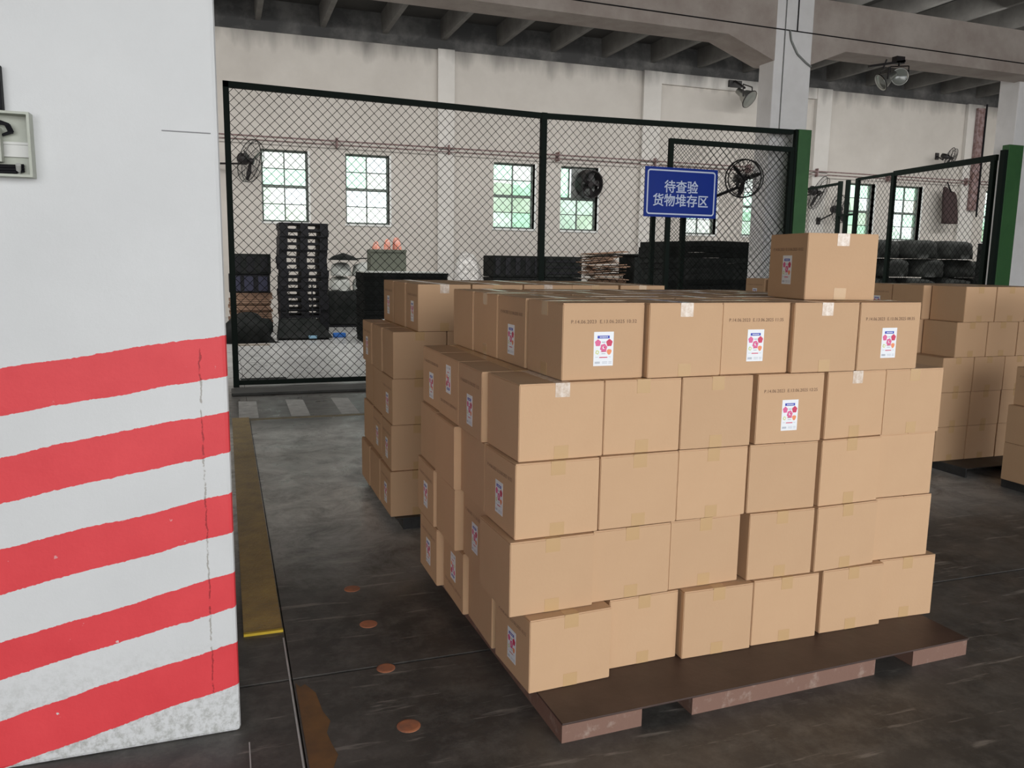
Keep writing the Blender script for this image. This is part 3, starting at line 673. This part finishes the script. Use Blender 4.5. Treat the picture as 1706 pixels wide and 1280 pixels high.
# ------------------------------------------------------------------ electric box on the column
t = thing('electric_box', 'open grey electrical box with cables, fixed to the striped column', 'electric box', (-.52, 2.37, 1.585))
G().box(-.10, .085, -.004, 0, 0, .155).build('back_plate', ELEC, t)
G().box(.079, .085, -.045, -.004, 0, .155).box(-.10, .079, -.045, -.004, .149, .155).box(-.10, .079, -.045, -.004, 0, .006).build('box_rim', ELEC, t)
G().box(.00, .078, -.012, -.005, .050, .056).box(.00, .078, -.012, -.005, .080, .086).box(.00, .078, -.008, -.005, .056, .080).build('mounting_rail', RAILM, t)
G().box(-.08, .02, -.040, -.013, .034, .116).build('breaker', ELEC, t, bevel=.002)
G().box(-.08, -.006, -.046, -.041, .045, .105).build('breaker_face', SIGNW, t, bevel=.001)
for k in range(3): G().path([(-.08, -.03 + k * .004, .120 + .004 * k), (.0, -.03, .128 + .005 * k), (.030 + k * .004, -.026, .125), (.036 + k * .004, -.02, .108), (.02, -.018, .100)], .003).build('wire', CABLE, t)
for k in range(3): G().path([(-.09, -.02, .010 + k * .007), (.045, -.02, .013 + k * .007), (.06, -.01, .018 + k * .006)], .004).build('wire', CABLE, t)
G().tube((.048, -.012, .012), (.052, -.03, .030), .006, 8).build('clamp', RAILM, t)
tag(G().box(-.10, .012, -.03, 0, 0, .108).build('black_trunking', CABLE, None, loc=(-.505, 2.368, 1.742), bevel=.003), 'black cable trunking running up above the electrical box on the column', 'trunking')

# ------------------------------------------------------------------ fans
def fan(label, c, ax, R, mount, three=0.0):
    """c centre, ax facing direction, mount = wall/post point"""
    t = thing('wall_fan', label, 'fan', c, 0, 'industrial wall fans'); ax = Vector(ax).normalized(); a = ax.orthogonal().normalized(); b = ax.cross(a)
    g = G(); g.torus((0, 0, 0), ax, R, .010, 32, 5).torus(ax * .09, ax, R * .97, .008, 32, 5)
    for k in range(24):
        e = a * math.cos(2 * PI * k / 24) + b * math.sin(2 * PI * k / 24)
        g.path([ax * .13 + e * R * .18, ax * .12 + e * R * .6, ax * .06 + e * R], .0035, 3); g.path([-ax * .08 + e * R * .22, -ax * .06 + e * R * .7, e * R], .0035, 3)
    g.torus(ax * .125, ax, R * .18, .006, 20, 4).torus(ax * .12, ax, R * .5, .004, 28, 4); g.build('guard', FANM, t)
    G().lathe((0, 0, 0), ax, [(0, .10), (R * .14, .09), (R * .16, .02), (R * .1, 0)], 16).build('hub', FANM, t, smooth=True)
    for k in range(3):
        an = 2 * PI * k / 3 + three; e = a * math.cos(an) + b * math.sin(an); f = ax.cross(e); g = G()
        g.add([e * R * .12 + f * R * .06 + ax * .05, e * R * .12 - f * R * .06 + ax * .02, e * R * .55 - f * R * .14 + ax * .015, e * R * .9 - f * R * .10 + ax * .02, e * R * .92 + f * R * .05 + ax * .05, e * R * .55 + f * R * .12 + ax * .065],
              [(0, 1, 2, 5), (5, 2, 3, 4)]); o = g.build('blade', FANM, t); so = o.modifiers.new('thick', 'SOLIDIFY'); so.thickness = .004
    G().lathe((0, 0, 0), -ax, [(0, .26), (R * .22, .25), (R * .26, .18), (R * .26, .06), (R * .1, .0)], 16).build('motor', FANM, t, smooth=True)
    m_ = Vector(mount) - Vector(c); G().path([-ax * .2, -ax * .2 + Vector((0, 0, -.12)), m_], .022, 8).build('arm', FANM, t)
    G().box(m_.x - .06, m_.x + .06, m_.y - .02, m_.y + .02, m_.z - .1, m_.z + .1).build('mount_plate', FANM, t)
    return t
fan('black wall fan seen side-on beside the leftmost window', (.62, 19.35, 3.50), (1, -.55, -.35), .47, (-.3, 19.86, 3.45))
fan('caged fan right of the blue sign, at the gate', (6.52, 9.36, 2.525), (-.25, -1, -.1), .245, (5.74, 9.50, 2.12), .6)
fan('caged fan half hidden behind the left green post', (15.95, 19.3, 3.45), (.7, -1, -.55), .48, (15.7, 19.98, 3.3), .3)
fan('small caged fan below the half-hidden fan, right of the left green post', (16.75, 19.3, 3.02), (.3, -1, .0), .40, (16.5, 19.86, 2.7), 1.2)
fan('small distant fan high on the back wall at far right', (20.85, 19.45, 4.70), (.5, -1, -.4), .30, (20.9, 19.98, 4.8), .2)
# exhaust fan set in the fourth window
t = thing('exhaust_fan', 'round black exhaust fan set into the fourth window', 'fan', (9.12, 19.98, 3.43))
G().box(-.40, .26, .13, .20, -.36, .40).build('back_panel', GREYD, t)
ax = Vector((.25, -1, -.12)).normalized()
G().lathe((0, -.05, 0), ax, [(.33, -.12), (.36, -.12), (.36, .16), (.33, .16), (.33, -.12)], 32).build('duct_ring', FANM, t, smooth=False)
for k in range(5):
    a = ax.orthogonal().normalized(); b = ax.cross(a); an = 2 * PI * k / 5; e = a * math.cos(an) + b * math.sin(an); f = ax.cross(e); g = G()
    g.add([Vector((0, -.05, 0)) + v for v in (e * .06 + f * .03, e * .06 - f * .03 + ax * .04, e * .31 - f * .09 + ax * .06, e * .31 + f * .08)], [(0, 1, 2, 3)]); o = g.build('blade', FANM, t); so = o.modifiers.new('thick', 'SOLIDIFY'); so.thickness = .005
G().tube(Vector((0, -.05, 0)) - ax * .06, Vector((0, -.05, 0)) + ax * .08, .08, 16).build('hub', FANM, t)

# ------------------------------------------------------------------ floodlights
def lamp(t, c, ax, R, parts=True):
    ax = Vector(ax).normalized(); c = Vector(c)
    G().lathe(c, ax, [(0, -R * 1.9), (R * .35, -R * 1.9), (R * .42, -R * 1.1), (R * .62, -R * .9), (R * .98, 0), (R, .01), (R * .93, .01), (R * .6, -R * .45), (0, -R * .5)], 28).build('reflector', ALU, t, smooth=True)
    G().torus(c, ax, R, R * .06, 28, 6).build('rim', FANM, t)
    G().lathe(c, ax, [(R * .9, -.004), (R * .5, .012), (0, .018)], 24).build('lens', LENS, t, smooth=True)
    a = Vector((0, 0, 1)); side = ax.cross(a).normalized()
    G().path([c + side * R * 1.05 - ax * R * .3, c + side * R * 1.05 - ax * R * .4 + a * R * 1.25, c - side * R * 1.05 - ax * R * .4 + a * R * 1.25, c - side * R * 1.05 - ax * R * .3], R * .07, 5).build('yoke', FANM, t)
t = thing('floodlight', 'dark bell-shaped floodlight hanging left of the middle white column', 'lamp', (13.50, 19.3, 5.80))
lamp(t, (0, 0, 0), (.45, -.9, -.75), .24); G().path([(-.1, .1, .3), (-.15, .5, .55)], .03).box(-.3, .1, .53, .60, .40, .58).build('bracket', FANM, t)
t = thing('floodlight', 'twin floodlights hanging under the beam near the right column', 'lamp', (8.88, 9.3, 4.02))
lamp(t, (.02, -.03, -.02), (-.55, -.95, -.10), .115); lamp(t, (-.22, .05, -.10), (-.9, .3, -.6), .12)
G().box(-.45, .17, .0, .04, .16, .19, M=Matrix.Rotation(-.2, 4, 'Y')).box(-.02, .12, .0, .095, .17, .26).build('bracket', FANM, t)
G().path([(-.22, .03, .08), (-.18, .02, .20)], .012).path([(.02, 0, .12), (.04, .02, .24)], .012).build('hanger', FANM, t)

# ------------------------------------------------------------------ the store behind the fence
# tall stack of black plastic pallets
def mesh_pallet():
    W, D, H = .84, .80, .117; P = {}
    P['deck'] = G().box(0, W, 0, D, H - .028, H).mesh('deck', BLACKP); P['skid'] = G().box(0, W, 0, D, 0, .014).mesh('skid', BLACKP)
    P['block'] = [G().box(x, x + w_, 0, D, .014, H - .028).mesh('block', BLACKP) for x, w_ in ((0, .14), (.36, .13), (.70, .14))]
    return P
PP = mesh_pallet()
for k in range(17):
    t = thing('plastic_pallet', 'black plastic pallet in the tall stack, %s' % (['at the bottom', 'second up', 'third up', 'fourth up', 'fifth up', 'sixth up', 'seventh up', 'eighth up', 'at mid-height'][k] if k < 9 else ['eighth down', 'seventh down', 'sixth down', 'fifth down', 'fourth down', 'third down', 'second down', 'at the top'][k - 9]),
              'pallet', (.93 + rn.uniform(-.02, .02) + (.03 if k > 14 else 0), 15.0 + rn.uniform(-.02, .02), k * .118), rn.uniform(-.01, .01), 'black plastic pallets in the tall stack')
    put('deck', PP['deck'], t); put('skid', PP['skid'], t)
    for b_ in PP['block']: put('block', b_, t)
t = thing('steel_cart', 'black steel cart with upright handles before the tall pallet stack', 'cart', (.9, 14.35, 0))
for x in (.0, .10, .53, .66): G().tube((x, .12, .08), (x, .12, .98 if x > .3 else .92), .012).build('upright', BLACKP, t)
G().path([(.53, .12, .98), (.42, .12, .985), (.70, .12, .985)], .012).path([(0, .12, .92), (.10, .12, .92)], .012).path([(0, .12, .45), (.66, .12, .45)], .010).build('handle_bar', BLACKP, t)
G().add([(-.1, -.12, .03), (.86, -.12, .03), (.74, .55, .03), (-.05, .55, .03), (-.02, .05, .34), (.62, .05, .34), (.62, .45, .34), (-.02, .45, .34)], [(0, 1, 2, 3), (4, 5, 6, 7), (0, 1, 5, 4), (1, 2, 6, 5), (2, 3, 7, 6), (3, 0, 4, 7)]).build('cart_base', BLACKM, t, bevel=.02)
for x in (-.05, .75): G().tube((x, .0, .03), (x + .04, .0, .03), .03, 12).build('wheel', BLACKM, t)
tag(G().box(0, .22, 0, .12, 0, .08).build('blue_tub', BLUEP, None, loc=(1.80, 14.6, 0), bevel=.015), 'bright blue plastic tub on the floor right of the cart', 'tub')
tag(G().box(0, .14, 0, .05, 0, .05).build('plastic_tub', LBLUE, None, loc=(1.33, 14.17, .03), bevel=.01), 'small pale blue tub at the foot of the black cart', 'tub')
# dark crates and flattened cardboard at the left
def pile(name, label, cat, x, y, z, W, D, n, h, M, jit=.03, rot=.02, seed=1, piece='sheet', group=None, gap=.15):
    t = thing(name, label, cat, (x, y, z), 0, group); rr = random.Random(seed)
    for k in range(n):
        g = G().box(0, W, 0, D, 0, h * (1 - gap)); o = g.build(piece, M, t, loc=(rr.uniform(-jit, jit), rr.uniform(-jit, jit), k * h)); o.rotation_euler = (0, 0, rr.uniform(-rot, rot))
    return t
pile('cardboard_pile', 'pile of flattened brown cardboard at the left end of the store', 'cardboard', .08, 15.9, .18, .74, .7, 14, .040, BROWNW, seed=2)
tag(G().box(0, .78, 0, .72, 0, .18).build('dark_plinth', BLACKM, None, loc=(.06, 15.88, 0)), 'dark base block under the flattened cardboard pile at left', 'base')
t = thing('plastic_crate', 'dark blue-black crate on the flattened cardboard, lower of two', 'crate', (.08, 15.9, .742))
G().box(0, .73, 0, .6, 0, .34).build('crate_body', BLACKP, t, bevel=.01); 
for x in (.04, .27, .52): G().box(x, x + .16, -.012, 0, .03, .30).build('rib', mat('dark_blue_plastic', (.02, .02, .05), .5), t)
t = thing('plastic_crate', 'black crate on top of the left cardboard pile, upper of two', 'crate', (.10, 15.88, 1.084))
G().box(0, .73, 0, .6, 0, .37).build('crate_body', BLACKM, t, bevel=.01)
for x in (.06, .30, .54): G().box(x, x + .13, -.012, 0, .04, .32).build('rib', BLACKP, t)
def heap(name, label, cat, c, R, M, seed=1, amp=.18, pw=3, sub=4, group=None):
    rr = random.Random(seed); ph = [(rr.uniform(2, 7), rr.uniform(0, 6), Vector((rr.uniform(-1, 1), rr.uniform(-1, 1), rr.uniform(-1, 1)))) for _ in range(9)]
    bm = bmesh.new(); bmesh.ops.create_icosphere(bm, subdivisions=sub, radius=1)
    for v in bm.verts:
        n = v.co.copy(); d = 1 + sum(amp / (1 + .35 * i) * math.sin(f * n.dot(q) + p) * .5 for i, (f, p, q) in enumerate(ph))
        z = max(n.z * d, 0) if n.z < 0 else n.z * d
        k_ = (1 - abs(n.z) ** pw) ** (1 / pw) / max(1e-4, ((abs(n.x) ** 4 + abs(n.y) ** 4) ** .25)) if abs(n.z) < .999 else 0; v.co = Vector((n.x * k_ * R[0] * d, n.y * k_ * R[1] * d, max(z, -.0) * R[2]))
    me = bpy.data.meshes.new(name); bm.to_mesh(me); bm.free(); me.materials.append(M)
    for p in me.polygons: p.use_smooth = True
    return tag(put(name, me, None, c), label, cat, group)
heap('tarpaulin_heap', 'crumpled black tarpaulin heap in front of the left cardboard pile', 'tarpaulin', (.36, 14.2, 0), (.38, .36, .50), BLACKM, 4, .3)
tag(G().box(0, .55, 0, .16, 0, .02).build('pale_board', PALEC, None, loc=(.11, 13.45, 0)), 'pale board lying on the floor before the black tarpaulin heap', 'board')
tag(G().box(0, .50, 0, .34, 0, .02).build('rubber_sheet', BLACKM, None, loc=(.14, 9.35, 0)), 'dark rubber sheet on the floor just behind the fence at left', 'sheet')
# white bags, long black block
t = thing('black_block', 'long low black block between the pallet stack and the tray pile', 'block', (1.98, 16.8, 0))
G().box(0, .95, 0, .5, .05, .74).build('block_body', BLACKM, t, bevel=.03); G().box(.02, .93, .02, .48, 0, .05).build('foot', BLACKP, t)
for k, (x, z, s_) in enumerate(((2.25, .76, .26), (2.72, .76, .24), (2.27, 1.06, .25), (2.71, 1.06, .24))):
    heap('woven_sack', ['pale woven sack, lower left of four on the black block', 'pale woven sack, lower right of four on the black block', 'pale woven sack, upper left of four on the black block', 'pale woven sack, upper right of four on the black block'][k], 'sack', (x, 17.05, z - .02), (.205, .21, .27), SACKW, 20 + k, .08, group='pale sacks on the black block')
t = thing('umbrella', 'flattened black umbrella canopy lying on the pale sacks', 'umbrella', (2.32, 17.0, 1.36))
G().lathe((0, 0, 0), (0, 0, 1), [(.33, 0), (.22, .08), (.0, .15)], 10).build('canopy', BLACKM, t); G().tube((.2, 0, .03), (.55, 0, .05), .012).build('handle', BLACKM, t)
# pile of black trays with a grey crate on it
t = thing('tray_pile', 'tall pile of thin black trays with a pale top edge', 'trays', (2.17, 13.45, 0)); rr = random.Random(9)
tray = G().box(0, 1.42, 0, .9, 0, .024).box(-.01, 1.43, -.01, .91, .024, .030).mesh('tray', BLACKM)
for k in range(39):
    o = put('tray', tray, t, (rr.uniform(-.012, .012), rr.uniform(-.02, .02), k * .030)); o.rotation_euler = (0, 0, rr.uniform(-.01, .01))
G().box(-.01, 1.35, -.02, .9, 1.171, 1.19).build('top_sheet', SACKW, t)
t = thing('plastic_crate', 'grey-green crate standing on the tray pile with orange netting in it', 'crate', (2.40, 14.15, 1.19))
G().box(0, .62, 0, .02, 0, .37).box(0, .62, .38, .40, 0, .37).box(0, .02, .02, .38, 0, .37).box(.60, .62, .02, .38, 0, .37).box(.02, .60, .02, .38, 0, .02).build('crate_body', GREYP, t, bevel=.004)
G().box(-.01, .63, -.01, .0, .33, .37).build('rim', GREYP, t)
for k, (x, s_, h_) in enumerate(((2.52, .075, .24), (2.71, .08, .36), (2.89, .075, .34))):
    heap('netting_bundle', 'bundle of orange-pink netting in the grey-green crate, %s' % ['left', 'middle', 'right'][k], 'netting', (x, 14.35, 1.22), (s_, .14, h_ + .16), ORANGE, 40 + k, .25, group='orange netting bundles')
# clear plastic bundle near the pilaster
heap('plastic_bundle', 'crumpled clear plastic bundle on the floor left of the black crates', 'plastic', (5.35, 18.3, 0), (.36, .28, 1.15), CLEARB, 51, .3)
# black crates right of it
for k in range(3):
    t = thing('plastic_crate', ['black crate at the foot of the wall, lowest, left of the fence post', 'black crate at the wall, middle, left of the fence post', 'black crate at the wall, top, left of the fence post'][k], 'crate', (5.95, 18.2, k * .51), 0, 'black crates at the wall')
    G().box(0, 1.2, 0, .8, 0, .5).build('crate_body', BLACKM, t, bevel=.015)
    for x in (.05, .3, .55, .8, 1.03): G().box(x, x + .12, -.015, 0, .05, .45).build('rib', BLACKP, t)
    t = thing('plastic_crate', ['black crate right of the middle fence post, lowest', 'black crate right of the middle fence post, second', 'black crate right of the middle fence post, top'][k], 'crate', (7.22, 18.1, k * .51), 0, 'black crates at the wall')
    G().box(0, .95, 0, .8, 0, .5).build('crate_body', BLACKM, t, bevel=.015)
    for z in (.08, .22, .36): G().box(.03, .92, -.012, 0, z, z + .05).build('rib', BLACKP, t)
# scrap cardboard heap
t = thing('scrap_pile', 'untidy pile of pale and brown scrap cardboard between black crates', 'cardboard', (7.75, 16.9, 0)); rr = random.Random(13)
G().box(.30, 1.0, 0, .6, 0, 1.0).build('carton', BROWNW, t)
for k in range(26):
    W_ = rr.uniform(.5, 1.0); o = G().box(0, W_, 0, rr.uniform(.4, .7), 0, .018).build('sheet', rr.choice([PALEC, BROWNW, BROWNW]), t, loc=(rr.uniform(-.05, .25), rr.uniform(-.1, .05), 1.0 + k * .023)); o.rotation_euler = (rr.uniform(-.05, .05), rr.uniform(-.12, .08), rr.uniform(-.15, .15))
t = thing('plastic_crate', 'wide black container right of the scrap cardboard pile', 'crate', (8.95, 16.9, 0))
G().box(0, .85, 0, .8, 0, 1.56).build('crate_body', BLACKM, t, bevel=.015); G().box(-.03, .88, -.03, .83, 1.56, 1.60).build('lid', BLACKM, t)
# wide stack of black sheets behind the gate
t = thing('sheet_stack', 'wide stack of sagging black rubber sheets behind the gate', 'sheets', (7.55, 13.0, 0)); rr = random.Random(17)
for k in range(18):
    n = 14; g = G(); dz = rr.uniform(.02, .05); L0 = rr.uniform(-.08, .03); L1 = 2.75 + rr.uniform(-.04, .06)
    vs_ = []
    for i in range(n + 1):
        u = i / n; x = L0 + (L1 - L0) * u; z = .02 * math.sin(u * PI * 1.0) * 1.0 + .006 * math.sin(u * 9 + k)
        for (yy, zz) in ((0, 0), (1.0, 0), (1.0, .0985), (0, .0985)): vs_.append((x, yy + .01 * math.sin(k), z + zz))
    fs = [(i * 4 + j, (i + 1) * 4 + j, (i + 1) * 4 + (j + 1) % 4, i * 4 + (j + 1) % 4) for i in range(n) for j in range(4)] + [(0, 1, 2, 3), tuple(n * 4 + j for j in (3, 2, 1, 0))]
    g.add(vs_, fs).build('sheet', BLACKM, t, loc=(0, rr.uniform(-.03, .03), k * .1))
# dark sacks behind the side fence
sr = random.Random(23); names = ['bottom layer', 'second layer', 'third layer', 'top layer']
for lv in range(5):
    for k in range(4):
        x = 12.95 + k * 1.0 + (lv % 2) * .2 + sr.uniform(-.05, .05); z = lv * .398
        if lv == 4 and k > 2: continue
        heap('dark_sack', 'dark grey bulging sack, %s from left, %s of the pile by the right post' % (['first', 'second', 'third', 'fourth'][k], ['lowest layer', 'second layer', 'third layer', 'fourth layer', 'uppermost layer'][lv]), 'sack', (x + .2, 14.0 + sr.uniform(-.05, .05), z), (.435, .42, .392), SACKD, 60 + lv * 4 + k, .05, 9, sub=3, group='dark grey sacks')
t = thing('steel_drum', 'dark drum standing at the right end of the sack pile', 'drum', (15.1, 12.9, 0))
G().lathe((0, 0, 0), (0, 0, 1), [(0, 0), (.19, 0), (.19, .6), (.2, .61), (.2, .63), (.19, .64), (.19, 1.2), (.2, 1.21), (.2, 1.23), (.19, 1.24), (.19, 1.9), (0, 1.9)], 24).build('drum_body', BLACKM, t); G().torus((0, 0, 1.9), (0, 0, 1), .19, .012).build('rim', BLACKP, t)
# hanging dark bag by the pilaster
heap('hanging_bag', 'dark brown bag hanging in front of the right pilaster', 'bag', (21.2, 19.6, 2.75), (.26, .16, 1.0), mat('dark_brown_cloth', (.05, .03, .03), .9), 91, .2)
hb_ = [o for o in bpy.data.objects if o.name.startswith('hanging_bag')][0]
G().path([(0, 0, .95), (0, .18, 1.27)], .02).build('strap', CABLE, hb_)
